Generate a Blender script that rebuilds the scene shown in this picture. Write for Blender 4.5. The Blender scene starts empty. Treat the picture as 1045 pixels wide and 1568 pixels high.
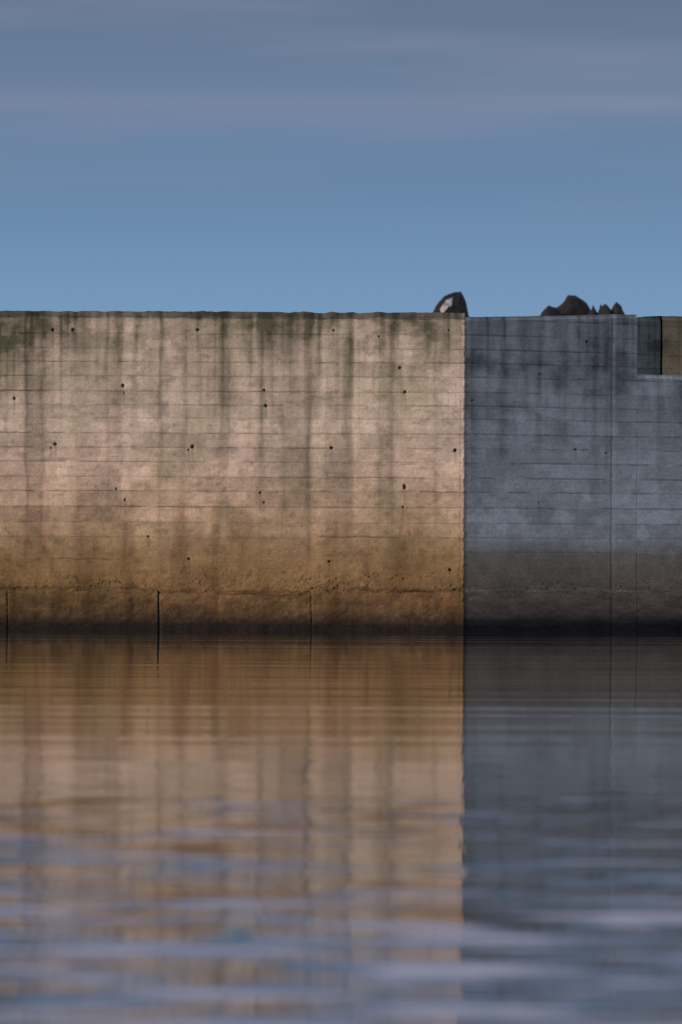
import bpy, math, random
import numpy as np
from mathutils import Vector, Matrix
random.seed(4); rng=np.random.default_rng(7)
S=bpy.context.scene
S.view_settings.view_transform='Standard'; S.view_settings.look='None'; S.view_settings.exposure=0

# ---------- numpy noise ----------
TAB=rng.random((8,256,256))
def vn(x,y,s=0):
    T=TAB[s%8]; ox=(s*37.7)%91; x=x+ox; y=y+ox*1.3
    xi=np.floor(x).astype(int); yi=np.floor(y).astype(int); fx=x-xi; fy=y-yi
    fx=fx*fx*(3-2*fx); fy=fy*fy*(3-2*fy)
    a=T[xi%256,yi%256]; b=T[(xi+1)%256,yi%256]; c=T[xi%256,(yi+1)%256]; d=T[(xi+1)%256,(yi+1)%256]
    return (a*(1-fx)+b*fx)*(1-fy)+(c*(1-fx)+d*fx)*fy
def fbm(x,y,s=0,o=4):
    r=0;a=.5;t=0
    for i in range(o):
        r=r+a*vn(x*2**i,y*2**i,s+i*3); t+=a; a*=.55
    return r/t
def sm(a,b,x):
    t=np.clip((x-a)/(b-a),0,1); return t*t*(3-2*t)

# ---------- node helpers ----------
def newmat(n):
    m=bpy.data.materials.new(n); m.use_nodes=True; nt=m.node_tree
    return m,nt,nt.nodes['Principled BSDF']
def N(nt,t,**k):
    n=nt.nodes.new(t)
    for a,b in k.items(): setattr(n,a,b)
    return n
def math_(nt,op,a,b=None,c=None):
    n=N(nt,'ShaderNodeMath',operation=op)
    for i,v in enumerate((a,b,c)):
        if v is None: continue
        if isinstance(v,(int,float)): n.inputs[i].default_value=v
        else: nt.links.new(v,n.inputs[i])
    return n.outputs[0]

def concrete_mat():
    m,nt,b=newmat('weathered_concrete'); L=nt.links.new
    at=N(nt,'ShaderNodeAttribute',attribute_name='stain_and_light')
    tc=N(nt,'ShaderNodeTexCoord')
    n1=N(nt,'ShaderNodeTexNoise'); n1.inputs['Scale'].default_value=26; n1.inputs['Detail'].default_value=6; n1.inputs['Roughness'].default_value=.7
    L(tc.outputs['Object'],n1.inputs['Vector'])
    mr=N(nt,'ShaderNodeMapRange'); mr.inputs[1].default_value=.3; mr.inputs[2].default_value=.7; mr.inputs[3].default_value=.76; mr.inputs[4].default_value=1.22
    L(n1.outputs[0],mr.inputs[0])
    mx=N(nt,'ShaderNodeVectorMath',operation='SCALE'); L(at.outputs['Color'],mx.inputs[0]); L(mr.outputs[0],mx.inputs['Scale'])
    L(mx.outputs[0],b.inputs['Base Color'])
    b.inputs['Roughness'].default_value=.88; b.inputs['Specular IOR Level'].default_value=.25
    bp=N(nt,'ShaderNodeBump'); bp.inputs['Distance'].default_value=.004; bp.inputs['Strength'].default_value=.8
    L(n1.outputs[0],bp.inputs['Height']); L(bp.outputs[0],b.inputs['Normal'])
    return m
CON=concrete_mat()

def add(name,me,parent=None):
    o=bpy.data.objects.new(name,me); S.collection.objects.link(o)
    if parent: o.parent=parent
    return o
def gridmesh(name,co,col,mat,smooth=True):
    ny,nx=co.shape[:2]; me=bpy.data.meshes.new(name)
    me.vertices.add(ny*nx); me.vertices.foreach_set('co',co.reshape(-1).astype(np.float32))
    i=np.arange(ny*nx).reshape(ny,nx)
    q=np.stack([i[:-1,:-1],i[:-1,1:],i[1:,1:],i[1:,:-1]],-1).reshape(-1,4)
    me.loops.add(q.size); me.loops.foreach_set('vertex_index',q.reshape(-1).astype(np.int32))
    me.polygons.add(len(q)); me.polygons.foreach_set('loop_start',(np.arange(len(q))*4).astype(np.int32))
    me.polygons.foreach_set('use_smooth',np.full(len(q),smooth))
    me.update(calc_edges=True)
    a=me.color_attributes.new('stain_and_light','FLOAT_COLOR','POINT')  # vertex colour: stains, with light and shade painted in on some parts
    c=np.concatenate([col,np.ones(col.shape[:2]+(1,))],-1)
    a.data.foreach_set('color',c.reshape(-1).astype(np.float32))
    me.materials.append(mat); me.validate(); return me

BOARDS=[488,512,534,555,577,600,621,641,664,686,708,731,753,777,801,823,845]
def board_layers(P,Q,seed):
    d=np.zeros_like(P); mul=np.ones_like(P)
    wob=(vn(P/160,Q*0,seed)-.5)*2.2
    for k,b in enumerate(BOARDS):
        dist=np.abs(Q-b-wob-(vn(P/11,P*0+k,seed)-.5)*.8)
        st=np.clip((vn(P/24,P*0+k*3.1,seed+1)-.15)*2.4,0,1)*(0.4+.6*vn(P/120,P*0+k*7.7,seed+2))
        if k>13: st=st*(1.0-(k-13)*.25)
        g=np.exp(-(dist/.8)**2)*st
        d-=g*.008; mul*=1-.68*g
        mul*=1-.10*(Q>b+wob)*(Q<b+wob+9)*np.clip(1-(Q-b-wob)/9,0,1)*vn(P/9,P*0+k*2.3,seed+4)
    idx=np.searchsorted(np.array(BOARDS),(Q-wob).ravel()).reshape(Q.shape)
    r=rng.random((30,40)); seg=np.floor(P/118+idx*.37).astype(int)%40
    mul*=1+.12*(r[idx,seg]-.5)*2*sm(860,800,Q)
    d+=(rng.random(30)[idx]-.5)*.005
    mul*=1+.24*(fbm(P/40,Q/2.2,seed+3,3)-.5)
    return d,mul
def holes(P,Q,hl,d,mul,seed):
    for (x,y,r) in hl:
        sl=(np.abs(P-x)<14)&(np.abs(Q-y)<60)
        if not sl.any(): continue
        r=r*.78
        p=P[sl];q=Q[sl]; rr=np.hypot(p-x+ (vn(q/2,p/2,seed)-.5)*2,(q-y)*(1+.3*math.sin(x)))
        h=sm(r+.9,r-.6,rr); mul[sl]*=1-.85*h; d[sl]-=.03*h
        drip=np.exp(-((p-x)/1.8)**2)*sm(y,y+3,q)*sm(y+38,y+5,q); mul[sl]*=1-.25*drip

# ================= left (sunlit) face =================
wall=bpy.data.objects.new('concrete_sea_wall',None); S.collection.objects.link(wall)
def left_face():
    xs=np.concatenate([np.arange(-14,-5.7,.04),np.arange(-5.7,1.83,.0115),np.linspace(1.83,1.895,8)])
    zs=np.concatenate([np.arange(-.6,-.02,.06),np.arange(-.02,4.87,.0115),[4.87]])
    X,Z=np.meshgrid(xs,zs); P=522.5+X*100; Q=965-Z*100
    d,mul=board_layers(P,Q,1)
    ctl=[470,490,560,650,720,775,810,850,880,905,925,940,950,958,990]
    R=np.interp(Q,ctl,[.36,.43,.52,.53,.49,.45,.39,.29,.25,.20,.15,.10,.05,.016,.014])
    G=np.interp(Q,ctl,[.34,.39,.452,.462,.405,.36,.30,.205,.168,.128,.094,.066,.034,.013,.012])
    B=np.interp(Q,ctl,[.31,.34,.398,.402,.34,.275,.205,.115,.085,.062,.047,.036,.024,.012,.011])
    edges=[-1000,-60,38,66,115,165,187,246,281,332,349,401,432,476,497,540,580,602,665,712]
    vals=[.95,.80,.95,.76,1.05,.93,.89,1.07,.97,.98,.84,1.02,.96,.87,1.09,.93,1.11,.90,1.06,1.02]
    wobx=(fbm(P/50,Q/60,5,3)-.5)*10
    Pw=P+wobx
    band=np.ones_like(P)*.95
    for e0,e1,v in zip(edges[:-1],edges[1:],vals[1:]):
        w=sm(e0-2,e0+2,Pw)*sm(e1+2,e1-2,Pw); band+=w*(v-.95)
    mul*=1+(band-1)*1.15*sm(930,740,Q)
    st=[(50,9,.55,110),(66,4,.55,330),(98,9,.45,90),(112,4,.4,200),(165,3,.3,330),(180,8,.4,170),(215,11,.38,110),(245,4,.55,430),(300,22,.38,80),(340,14,.45,330),
        (398,6,.5,430),(412,13,.42,120),(443,9,.35,200),(474,7,.58,430),(488,7,.5,130),(532,7,.45,430),(574,5,.3,120),(601,7,.45,430),(635,14,.45,110),(655,18,.45,70),(683,12,.5,90),(700,6,.4,60),
        (15,25,.5,130),(128,4,.3,90),(152,4,.25,110),(378,14,.35,95),(508,7,.35,80),(556,5,.25,200),(40,4,.45,430),(282,5,.35,400),(432,5,.3,400),(580,5,.3,430),(665,4,.35,430),(24,6,.4,60)]
    mask=np.zeros_like(P)
    for (x,w,s,l) in st:
        n=.4+1.3*(fbm(P/9+x,Q/40,2,4)-.2)
        f=np.exp(-((Pw-x)/w)**2)*np.clip(1-(Q-486)/l,0,1)**.6*n
        mask=np.maximum(mask,f*s)
    fine=np.clip((vn(P/5.5,Q/170,6)-.5)*2.8,0,1)*sm(760,490,Q)*.28
    mask=np.clip(mask+fine,0,.75)
    topd=sm(585,488,Q)*np.clip((fbm(P/38,Q/26,4,5)-.40)*3.2,0,1)*.5
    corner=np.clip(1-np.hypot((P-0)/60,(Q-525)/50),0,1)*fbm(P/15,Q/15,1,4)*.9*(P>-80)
    mask=np.clip(mask+topd+corner,0,.8)
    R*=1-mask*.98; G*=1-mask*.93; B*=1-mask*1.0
    g=np.clip((fbm(P/90,Q/70,3,3)-.46)*3,0,1)*.22
    R*=1-g;B*=1-g*1.15;G*=1-g*.75
    mul*=1+.5*(fbm(P/70,Q/55,0,5)-.5)
    mul*=1+.45*(fbm(P/16,Q/20,7,5)-.5)
    mot=np.clip((fbm(P/13,Q/9,5,4)-.56)*5,0,1)*.24; mul*=1-mot
    tng=np.clip((fbm(P/26,Q/120,2,4)-.47)*3.2,0,1)*sm(690,850,Q)*.42
    R*=1-tng*.85; G*=1-tng; B*=1-tng*1.05
    pale=np.clip((fbm(P/30,Q/22,1,4)-.54)*4,0,1)*sm(600,650,Q)*sm(900,820,Q)*.28
    mul*=1+pale
    for (x0,x1,y,s) in [(488,612,822.5,.7),(78,182,858,.5),(590,672,906,.9),(340,400,911,.8),(402,480,912,.5),(60,120,706,.4),(0,110,600,.4),(610,700,753,.3),(560,640,712,.4)]:
        g=np.exp(-((Q-y-(vn(P/12,Q*0,3)-.5)*3)/1.2)**2)*sm(x0-3,x0+6,P)*sm(x1+3,x1-12,P)*(.4+.6*vn(P/8,Q*0,6)); mul*=1-s*g; d-=g*.008
    pn=vn(P/1.9,Q/1.7,2)*.7+vn(P/3.7,Q/3,5)*.3
    zone=sm(850,897,Q)*sm(912,903,Q)*(.25+1.3*fbm(P/45,Q/14,6,3))
    pit=np.clip((pn-.84+.17*zone)*6,0,1)*np.clip(zone*1.2+.2*sm(480,520,Q),0,1)
    d-=pit*.012; mul*=1-.65*pit
    yj=906+np.where(P<243,-1,np.where(P<477,3,-1))+(fbm(P/14,Q*0,1,3)-.5)*7
    low=sm(yj-1.5,yj+1.5,Q); d+=low*.03; mul*=1-.10*low
    d-=.03*np.exp(-((Q-yj+2)/2.0)**2)*(.2+.8*vn(P/22,Q*0,4)); mul*=1-.75*np.exp(-((Q-yj+1)/1.7)**2)*vn(P/18,Q*0,7)
    d+=.022*(fbm(P/9,Q/7,3,4)-.5)*sm(860,900,Q)
    speck=np.clip((vn(P/1.6,Q/1.6,7)-.86)*8,0,1)*low; mul*=1+speck*1.2
    mul*=1+.9*(fbm(P/22,Q/10,4,4)-.5)*sm(880,920,Q)
    for (x,w,s,dd) in [(243.5,.9,1,.06),(12,.8,.5,.02),(477,.9,.6,.015)]:
        g=np.exp(-((P-x-(Q-900)*.02)/w)**2)*sm(903,909,Q); d-=g*dd; mul*=1-.8*s*g
    hl=[(22,612,2.6),(188,592,3),(190,603,1.2),(302,506,3),(85,682,2.6),(78,688,2),(295,685,3.2),(289,690,1.8),(405,598,2.2),(407,622,2.2),(580,515,2),(612,563,2.8),(620,600,2),(508,686,2.4),(697,689,2.8),(620,745,3.2),(618,776,1.8),(179,750,2),(192,767,2.2),(399,755,2.2),(405,770,1.8),(228,823,2.2),(505,860,2.2),(290,857,2.4),(80,507,2.2),(111,507,2.4),(510,506,2),(687,505,2),(690,872,2)]
    holes(P,Q,hl,d,mul,3)
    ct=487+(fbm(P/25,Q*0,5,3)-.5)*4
    cp=sm(ct+1.2,ct-1.2,Q); mul*=1-.62*cp; d-=cp*(.012+(ct-Q).clip(0,12)*.006)  # dimmer light on the coping bevel is painted in as darker colour
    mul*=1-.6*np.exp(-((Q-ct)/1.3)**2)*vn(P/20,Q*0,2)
    ch=(fbm(Q/4,Q*0,6,4)-.3)*7; e=sm(712-np.clip(ch,1,5),712.5,P); d-=e*.035; mul*=1-.35*e
    g=np.exp(-((P-704.5-(vn(Q/10,Q*0,1)-.5)*2)/1.0)**2)*(.3+.7*vn(Q/14,Q*0,5)); mul*=1-.5*g
    d+=.010*(fbm(P/60,Q/50,2,3)-.5)+.006*(fbm(P/6,Q/6,6,3)-.5)
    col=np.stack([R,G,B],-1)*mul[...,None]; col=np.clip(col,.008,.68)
    topz=.02*(fbm(P/14,Q*0,1,4)-.5)*sm(4.7,4.87,Z)*2
    co=np.stack([X,-d,Z+topz],-1)
    back=co[-1:].copy(); back[...,1]=.9; c2=col[-1:]*0+.3
    back2=back.copy(); back2[...,2]=-.6
    co=np.concatenate([co,back,back2]); col=np.concatenate([col,c2,c2])
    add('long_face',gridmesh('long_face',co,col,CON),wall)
left_face()

# ================= right (shaded) face, turned away =================
b=math.radians(36); dr=np.array([math.cos(b),math.sin(b)]); nr=np.array([math.sin(b),-math.cos(b)])
org=np.array([1.897,.012])
def u_of(px,off=0.):
    A=(px-522.5)/100; ox=1.897-nr[0]*off; oy=.012-nr[1]*off
    return (A*(1+oy/100)-ox)/(dr[0]-A*dr[1]/100)
US=u_of(975); UJ=u_of(936)
def right_face(name,u0,u1,topf,back,off=0,mode=0,step=.0125,z0=-.6):
    us=np.arange(u0,u1,step); us=np.append(us,u1)
    if u1>5.2: us=np.concatenate([us[us<5.2],np.arange(5.2,u1+.01,.05)])
    fr=np.arange(z0,4.9,.0118)
    T=topf(us); zr=(fr-z0)/(4.9-z0); zr=np.append(zr,1.)
    U=np.tile(us,(len(zr),1)); Z=z0+zr[:,None]*(T-z0)[None,:]
    P=712+U*79.; Q=965-Z*100
    d,mul=board_layers(P,Q,9)
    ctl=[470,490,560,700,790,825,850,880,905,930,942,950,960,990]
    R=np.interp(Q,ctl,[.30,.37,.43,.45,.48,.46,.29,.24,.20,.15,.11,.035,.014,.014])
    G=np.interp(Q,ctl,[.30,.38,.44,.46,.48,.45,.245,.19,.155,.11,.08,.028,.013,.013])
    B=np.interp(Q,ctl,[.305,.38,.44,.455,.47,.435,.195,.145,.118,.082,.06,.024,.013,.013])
    wobx=(fbm(P/40,Q/60,5,3)-.5)*9; Pw=P+wobx
    mask=np.zeros_like(P)
    for (x,w,s,l) in [(722,8,.5,330),(745,20,.6,90),(770,7,.5,330),(800,14,.45,150),(825,8,.38,200),(850,8,.4,60),(868,6,.3,230),(890,12,.3,100),(912,7,.34,300),(930,6,.35,330),(952,8,.3,200),(990,10,.38,240),(1015,8,.32,330),(1040,14,.42,300)]:
        n=.4+1.3*(fbm(P/9+x,Q/45,2,4)-.2)
        f=np.exp(-((Pw-x)/w)**2)*np.clip(1-(Q-486)/l,0,1)**.6*n; mask=np.maximum(mask,f*s)
    fine=np.clip((vn(P/5,Q/150,4)-.5)*2.6,0,1)*sm(760,490,Q)*.22
    low0=np.clip((fbm(P/50,Q/34,4,5)-.48)*3.5,0,1)*sm(740,560,Q)*.40
    mask=np.clip(mask+fine+low0,0,.7)
    mul*=1-mask
    mul*=1+.5*(fbm(P/45,Q/60,1,5)-.5); mul*=1+.45*(fbm(P/14,Q/18,3,5)-.5)
    pale=np.clip((fbm(P/22,Q/26,6,4)-.5)*4,0,1)*sm(700,780,Q)*sm(840,815,Q)*.35; mul*=1+pale
    pan=sm(712+UJ*79.-1,712+UJ*79.+1,P); mul*=1+.06*pan
    low=sm(901,905,Q+(fbm(P/18,Q*0,3,3)-.5)*6)
    pn=vn(P/1.9,Q/1.7,1)*.7+vn(P/3.7,Q/3,6)*.3
    zone=sm(880,898,Q)*sm(915,903,Q)
    pit=np.clip((pn-.84+.13*zone)*7,0,1)*np.clip(zone+.3,0,1); d-=pit*.015; mul*=1-.6*pit
    d+=low*.02+.02*(fbm(P/9,Q/7,3,4)-.5)*sm(870,905,Q)
    mul*=1-.5*np.exp(-((Q-903-(fbm(P/18,Q*0,3,3)-.5)*6)/1.5)**2)*vn(P/14,Q*0,2)
    mul*=1+.7*(fbm(P/25,Q/9,2,4)-.5)*sm(880,915,Q)
    speck=np.clip((vn(P/1.6,Q/1.6,7)-.87)*8,0,1)*sm(870,900,Q); mul*=1+speck*1.0
    pj=712+UJ*79.
    g=np.exp(-((P-pj-(vn(Q/40,Q*0,1)-.5)*1.5)/1.0)**2); d-=.03*g; mul*=1-.55*g*(.4+.6*vn(Q/12,Q*0,2))
    g=np.exp(-((P-pj-4)/2.5)**2); mul*=1+.14*g
    if mode==0:
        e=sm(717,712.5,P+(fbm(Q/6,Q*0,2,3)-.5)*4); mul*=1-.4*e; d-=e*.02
    hl=[(722,612,1.8),(825,570,2),(882,685,2),(930,690,1.8),(825,768,1.6),(898,518,1.8)]
    if mode==0: holes(P,Q,hl,d,mul,5)
    d+=.010*(fbm(P/60,Q/50,2,3)-.5)+.006*(fbm(P/6,Q/6,6,3)-.5)
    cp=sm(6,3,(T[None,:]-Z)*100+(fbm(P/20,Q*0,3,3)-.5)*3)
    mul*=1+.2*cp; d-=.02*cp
    if mode==1: R,G,B=R*.40,G*.44,B*.42  # set-back part: its shade is painted into the colour
    if mode==2: R,G,B=R*.76,G*.56,B*.33  # warm sunlight on this parapet is painted into the colour as brown
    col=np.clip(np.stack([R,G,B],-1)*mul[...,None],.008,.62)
    topz=.02*(fbm(P/16,Q*0,1,4)-.5)*sm(.2,0,T[None,:]-Z)
    dd=d-off
    co=np.stack([org[0]+U*dr[0]+dd*nr[0],org[1]+U*dr[1]+dd*nr[1],Z+topz],-1)
    bk=co[-1:].copy(); k=back
    bk[...,0]=org[0]+us*dr[0]-(off+k)*nr[0]; bk[...,1]=org[1]+us*dr[1]-(off+k)*nr[1]
    bk2=bk.copy(); bk2[...,2]=z0
    c2=col[-1:]*0+.25
    co=np.concatenate([co,bk,bk2]); col=np.concatenate([col,c2,c2])
    ec=co[:,-1:].copy(); ec[...,0]=org[0]+us[-1]*dr[0]-(off+k)*nr[0]; ec[...,1]=org[1]+us[-1]*dr[1]-(off+k)*nr[1]
    co=np.concatenate([co,ec],1); col=np.concatenate([col,col[:,-1:]],1)
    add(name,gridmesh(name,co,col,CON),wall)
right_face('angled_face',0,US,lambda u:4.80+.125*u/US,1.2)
right_face('low_step',US+.003,11,lambda u:np.full_like(u,3.985),.62)
U2=u_of(1012,.62)
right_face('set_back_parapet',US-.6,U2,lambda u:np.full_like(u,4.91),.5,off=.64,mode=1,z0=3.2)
right_face('sun_tinted_parapet',U2+.004,12,lambda u:np.full_like(u,4.94),.5,off=.60,mode=2,z0=3.2)

# ================= deck & rubble behind =================
def simple_mat(name,c1,c2,scale,rough=.9,bump=.02):
    m,nt,bs=newmat(name); L=nt.links.new
    tc=N(nt,'ShaderNodeTexCoord'); n=N(nt,'ShaderNodeTexNoise'); n.inputs['Scale'].default_value=scale; n.inputs['Detail'].default_value=8
    L(tc.outputs['Object'],n.inputs['Vector'])
    r=N(nt,'ShaderNodeValToRGB'); r.color_ramp.elements[0].position=.35; r.color_ramp.elements[1].position=.65
    r.color_ramp.elements[0].color=(*c1,1); r.color_ramp.elements[1].color=(*c2,1)
    L(n.outputs[0],r.inputs[0]); L(r.outputs[0],bs.inputs['Base Color']); bs.inputs['Roughness'].default_value=rough
    bs.inputs['Specular IOR Level'].default_value=.2
    bp=N(nt,'ShaderNodeBump'); bp.inputs['Distance'].default_value=bump; L(n.outputs[0],bp.inputs['Height']); L(bp.outputs[0],bs.inputs['Normal'])
    return m
deckm=simple_mat('deck_concrete',(.2,.19,.18),(.3,.29,.27),1.5)
rockm=simple_mat('dark_rock',(.006,.007,.009),(.014,.014,.015),1.8,.75,.05)
me=bpy.data.meshes.new('quay_deck')
v=[(-80,.85,4.78),(1.4,.85,4.78),(10,7.6,4.78),(60,40,4.78),(60,62,4.78),(-80,62,4.78)]
me.from_pydata(v,[],[range(6)]); me.materials.append(deckm); add('quay_deck',me)
gx=np.arange(-60,60.1,.5); gy=np.arange(50,75.1,.5); GX,GY=np.meshgrid(gx,gy)
H=4.3+2.1*sm(50,59,GY)*sm(75,64,GY)+.8*(fbm(GX/2,GY/2,3,4)-.5)*sm(50,56,GY)
co=np.stack([GX,GY,H],-1); col=np.full(co.shape,.06)
add('rubble_mound',gridmesh('rubble_mound',co,col,rockm,False))
def boulder(px0,px1,pytop,Y,prof,seed,pale=False):
    k=1+Y/100; x0=(px0-522.5)/100*k; x1=(px1-522.5)/100*k; zt=1.5+(815-pytop)/100*k
    zb=1.5+(815-482)/100*k-.75
    r=random.Random(seed); vs=[];n=len(prof); w=x1-x0
    layers=[(-.5,.62),(-.28,.9),(0,1.0),(.35,.9),(.6,.55)]
    for li,(dy,s) in enumerate(layers):
        for (fx,fz) in prof:
            fz=fz if fz==0 else (fz+.28)/1.28
            cx=.5+(fx-.5)*s+r.uniform(-.04,.04); cz=fz*(.4+.6*s)+r.uniform(-.04,.0)
            if abs(dy)<.01: cx,cz=fx,fz
            vs.append((x0+w*cx,Y+dy*w,zb+(zt-zb)*cz))
    fs=[]
    for l in range(len(layers)-1):
        for i in range(n):
            j=(i+1)%n; fs.append((l*n+i,l*n+j,(l+1)*n+j,(l+1)*n+i))
    fs.append(tuple(range(n))[::-1]); fs.append(tuple((len(layers)-1)*n+i for i in range(n)))
    me=bpy.data.meshes.new('boulder'); me.from_pydata(vs,[],fs); me.materials.append(rockm)
    if pale:
        me.materials.append(simple_mat('painted_rock_highlight',(.05,.055,.065),(.36,.37,.42),5,.6,.05))  # sun highlight on the rock, painted as a pale material
        for f in (2,3): me.polygons[f].material_index=1
    o=add('boulder',me)
    m=o.modifiers.new('sub2','SUBSURF'); m.subdivision_type='SIMPLE'; m.levels=m.render_levels=3
    t=bpy.data.textures.new('rk','CLOUDS'); t.noise_scale=.35; t.noise_depth=3
    m=o.modifiers.new('d','DISPLACE'); m.texture=t; m.strength=.10; m.mid_level=.5; m.texture_coords='GLOBAL'
    return o
base=lambda p:[(0.0,0.0)]+p+[(1.0,0.0)]
boulder(657,721,446,60,base([(.02,.42),(.16,.66),(.36,.90),(.58,.98),(.74,1.0),(.86,.74),(.98,.38)]),1,True)
boulder(817,860,463,60,base([(.02,.3),(.2,.6),(.5,.95),(.75,.9),(.95,.8)]),2)
boulder(842,912,450,62,base([(.0,.5),(.10,.68),(.25,.80),(.38,1.0),(.58,.97),(.80,.80),(.98,.5)]),3)
boulder(896,932,461,61,base([(.05,.6),(.3,.95),(.5,.7),(.65,.95),(.9,.6)]),4)
boulder(914,970,460,60,base([(.02,.6),(.2,.92),(.38,.72),(.52,1.0),(.66,.85),(.8,.5),(.98,.3)]),5)

# ================= water =================
def water():
    m,nt,bs=newmat('harbour_water'); L=nt.links.new
    bs.inputs['Base Color'].default_value=(.006,.012,.016,1); bs.inputs['Roughness'].default_value=.03; bs.inputs['IOR'].default_value=1.333
    geo=N(nt,'ShaderNodeNewGeometry'); sep=N(nt,'ShaderNodeSeparateXYZ'); L(geo.outputs['Position'],sep.inputs[0])
    def noise(sx,sy,det,seed,dist=0):
        vm=N(nt,'ShaderNodeVectorMath',operation='MULTIPLY_ADD'); L(geo.outputs['Position'],vm.inputs[0]); vm.inputs[1].default_value=(sx,sy,0); vm.inputs[2].default_value=(seed*3.1,seed*7.3,seed)
        n=N(nt,'ShaderNodeTexNoise'); n.inputs['Scale'].default_value=1; n.inputs['Detail'].default_value=det; n.inputs['Roughness'].default_value=.5; n.inputs['Distortion'].default_value=dist
        L(vm.outputs[0],n.inputs['Vector']); return math_(nt,'SUBTRACT',n.outputs[0],.5)
    def zone(y0,y1,a,b_):
        r=N(nt,'ShaderNodeMapRange',interpolation_type='SMOOTHSTEP'); L(sep.outputs[1],r.inputs[0])
        r.inputs[1].default_value=y0; r.inputs[2].default_value=y1; r.inputs[3].default_value=a; r.inputs[4].default_value=b_; return r.outputs[0]
    patch=math_(nt,'ADD',math_(nt,'MULTIPLY',noise(.12,.28,2,21),2.0),1.0)
    rp1=math_(nt,'MULTIPLY',noise(1.1,2.7,3,1,.1),zone(-59,-67,.001,.150))
    rp1=math_(nt,'MULTIPLY',rp1,patch)
    s=rp1
    s=math_(nt,'ADD',s,math_(nt,'MULTIPLY',noise(.05,.6,2,2),zone(-15,-60,.012,.016)))
    s=math_(nt,'ADD',s,math_(nt,'MULTIPLY',noise(.03,1.3,3,7),zone(-5,-45,.030,.020)))
    s=math_(nt,'ADD',s,math_(nt,'MULTIPLY',noise(.20,1.5,2,5),zone(-35,-62,.010,.024)))
    s=math_(nt,'ADD',s,math_(nt,'MULTIPLY',noise(1.6,7,2,11),zone(-52,-72,.002,.055)))
    sx=math_(nt,'MULTIPLY',noise(2,2,2,9),zone(-20,-65,.03,.08))
    cb=N(nt,'ShaderNodeCombineXYZ'); L(sx,cb.inputs[0]); L(s,cb.inputs[1]); cb.inputs[2].default_value=1
    nm=N(nt,'ShaderNodeVectorMath',operation='NORMALIZE'); L(cb.outputs[0],nm.inputs[0]); L(nm.outputs[0],bs.inputs['Normal'])
    me=bpy.data.meshes.new('sea_water'); R=3000
    me.from_pydata([(-R,-R,0),(R,-R,0),(R,R,0),(-R,R,0)],[],[(0,1,2,3)]); me.materials.append(m); add('sea_water',me)
water()

m,nt,bs=newmat('teal_plastic'); bs.inputs['Base Color'].default_value=(.010,.15,.22,1); bs.inputs['Roughness'].default_value=.5
vs=[];fs=[]
for i in range(9):
    t=i/8; w=.016*math.sin(math.pi*(.08+.84*t)); x=(t-.5)*.075
    for j,(a,h) in enumerate([(-1,.0),(0,.010),(1,.004)]):
        vs.append((x,a*w,h+.004*math.sin(5*t)+.002))
for i in range(8):
    for j in range(2): fs.append((i*3+j,i*3+3+j,i*3+4+j,i*3+1+j))
me=bpy.data.meshes.new('floating_plastic_scrap'); me.from_pydata(vs,[],fs); me.materials.append(m)
o=add('floating_plastic_scrap',me); o.location=(-.37,-75.6,.001); o.scale=(1.2,4,1.5)

# ================= light =================
az=math.radians(30); el=math.radians(9)
sd=Vector((-math.cos(az)*math.cos(el),-math.sin(az)*math.cos(el),math.sin(el)))
ld=bpy.data.lights.new('sun','SUN'); ld.energy=3.5; ld.angle=math.radians(.5); ld.color=(1,.71,.50)
lo=bpy.data.objects.new('sun',ld); S.collection.objects.link(lo); lo.rotation_euler=sd.to_track_quat('Z','Y').to_euler()
w=bpy.data.worlds.new('World'); S.world=w; w.use_nodes=True; nt=w.node_tree; L=nt.links.new
bg=nt.nodes['Background']; out=nt.nodes['World Output']
sky=N(nt,'ShaderNodeTexSky',sky_type='NISHITA'); sky.sun_disc=False; sky.sun_elevation=el; sky.sun_rotation=math.radians(240); sky.dust_density=.3; sky.ozone_density=4
L(sky.outputs[0],bg.inputs[0]); bg.inputs[1].default_value=.012
tc=N(nt,'ShaderNodeTexCoord'); sp=N(nt,'ShaderNodeSeparateXYZ'); L(tc.outputs['Generated'],sp.inputs[0])
rp=N(nt,'ShaderNodeValToRGB'); L(math_(nt,'MULTIPLY',sp.outputs[2],2.0),rp.inputs[0])
st=[(0,(.18,.32,.52)),(.034,(.16,.295,.495)),(.052,(.115,.21,.375)),(.066,(.13,.19,.315)),(.083,(.108,.15,.25)),(.091,(.30,.29,.42)),(.11,(.50,.47,.62)),(.2,(.46,.45,.60)),(.45,(.49,.54,.61))]
cr=rp.color_ramp
while len(cr.elements)<len(st): cr.elements.new(.5)
for e,(p,c) in zip(cr.elements,st): e.position=p*2.0; e.color=(*c,1)
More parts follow.
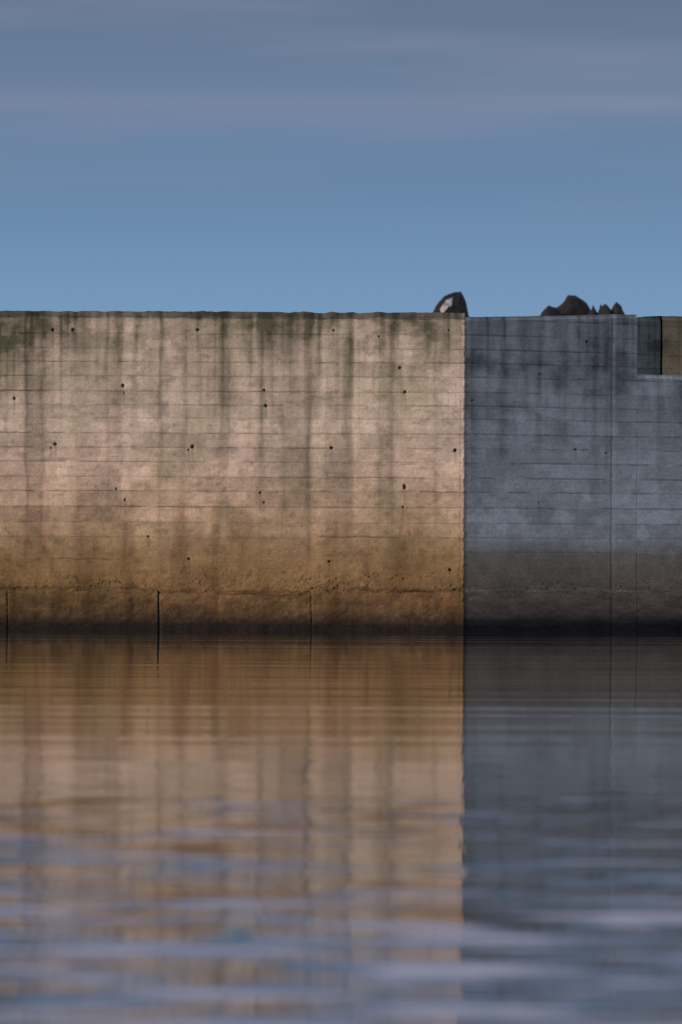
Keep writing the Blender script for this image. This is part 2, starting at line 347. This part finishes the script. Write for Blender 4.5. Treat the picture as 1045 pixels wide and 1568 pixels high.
vm=N(nt,'ShaderNodeVectorMath',operation='MULTIPLY'); L(tc.outputs['Generated'],vm.inputs[0]); vm.inputs[1].default_value=(9,9,110)
cn=N(nt,'ShaderNodeTexNoise'); cn.inputs['Scale'].default_value=1; cn.inputs['Detail'].default_value=3; L(vm.outputs[0],cn.inputs['Vector'])
mr=N(nt,'ShaderNodeMapRange'); mr.inputs[1].default_value=.45; mr.inputs[2].default_value=.75; mr.inputs[4].default_value=.4; L(cn.outputs[0],mr.inputs[0])
hz=N(nt,'ShaderNodeMapRange'); hz.inputs[1].default_value=.042; hz.inputs[2].default_value=.068; L(sp.outputs[2],hz.inputs[0])
bd=math_(nt,'DIVIDE',math_(nt,'SUBTRACT',sp.outputs[2],.0655),.0018)
bd=math_(nt,'MULTIPLY',math_(nt,'POWER',2.718,math_(nt,'MULTIPLY',math_(nt,'MULTIPLY',bd,bd),-1.0)),.25)
fac=math_(nt,'ADD',math_(nt,'MULTIPLY',mr.outputs[0],hz.outputs[0]),bd)
mx=N(nt,'ShaderNodeMix',data_type='RGBA'); L(fac,mx.inputs[0]); L(rp.outputs[0],mx.inputs[6]); mx.inputs[7].default_value=(.28,.27,.39,1)
b2=N(nt,'ShaderNodeBackground'); L(mx.outputs[2],b2.inputs[0]); b2.inputs[1].default_value=.95
ad=N(nt,'ShaderNodeAddShader'); L(bg.outputs[0],ad.inputs[0]); L(b2.outputs[0],ad.inputs[1]); L(ad.outputs[0],out.inputs[0])

# ================= camera =================
cd=bpy.data.cameras.new('camera'); c=bpy.data.objects.new('camera',cd); S.collection.objects.link(c); S.camera=c
cd.sensor_fit='VERTICAL'; cd.sensor_height=36; cd.lens=36*100/15.68; cd.clip_end=9000; cd.clip_start=.5
c.location=(0,-100,1.5)
c.rotation_euler=(math.radians(90)+.0031,0,0)
c.rotation_euler=(c.rotation_euler.to_matrix() @ Matrix.Rotation(math.radians(.25),3,'Z')).to_euler()
cd.dof.use_dof=True; cd.dof.focus_distance=100.2; cd.dof.aperture_fstop=cd.lens/1000/.075
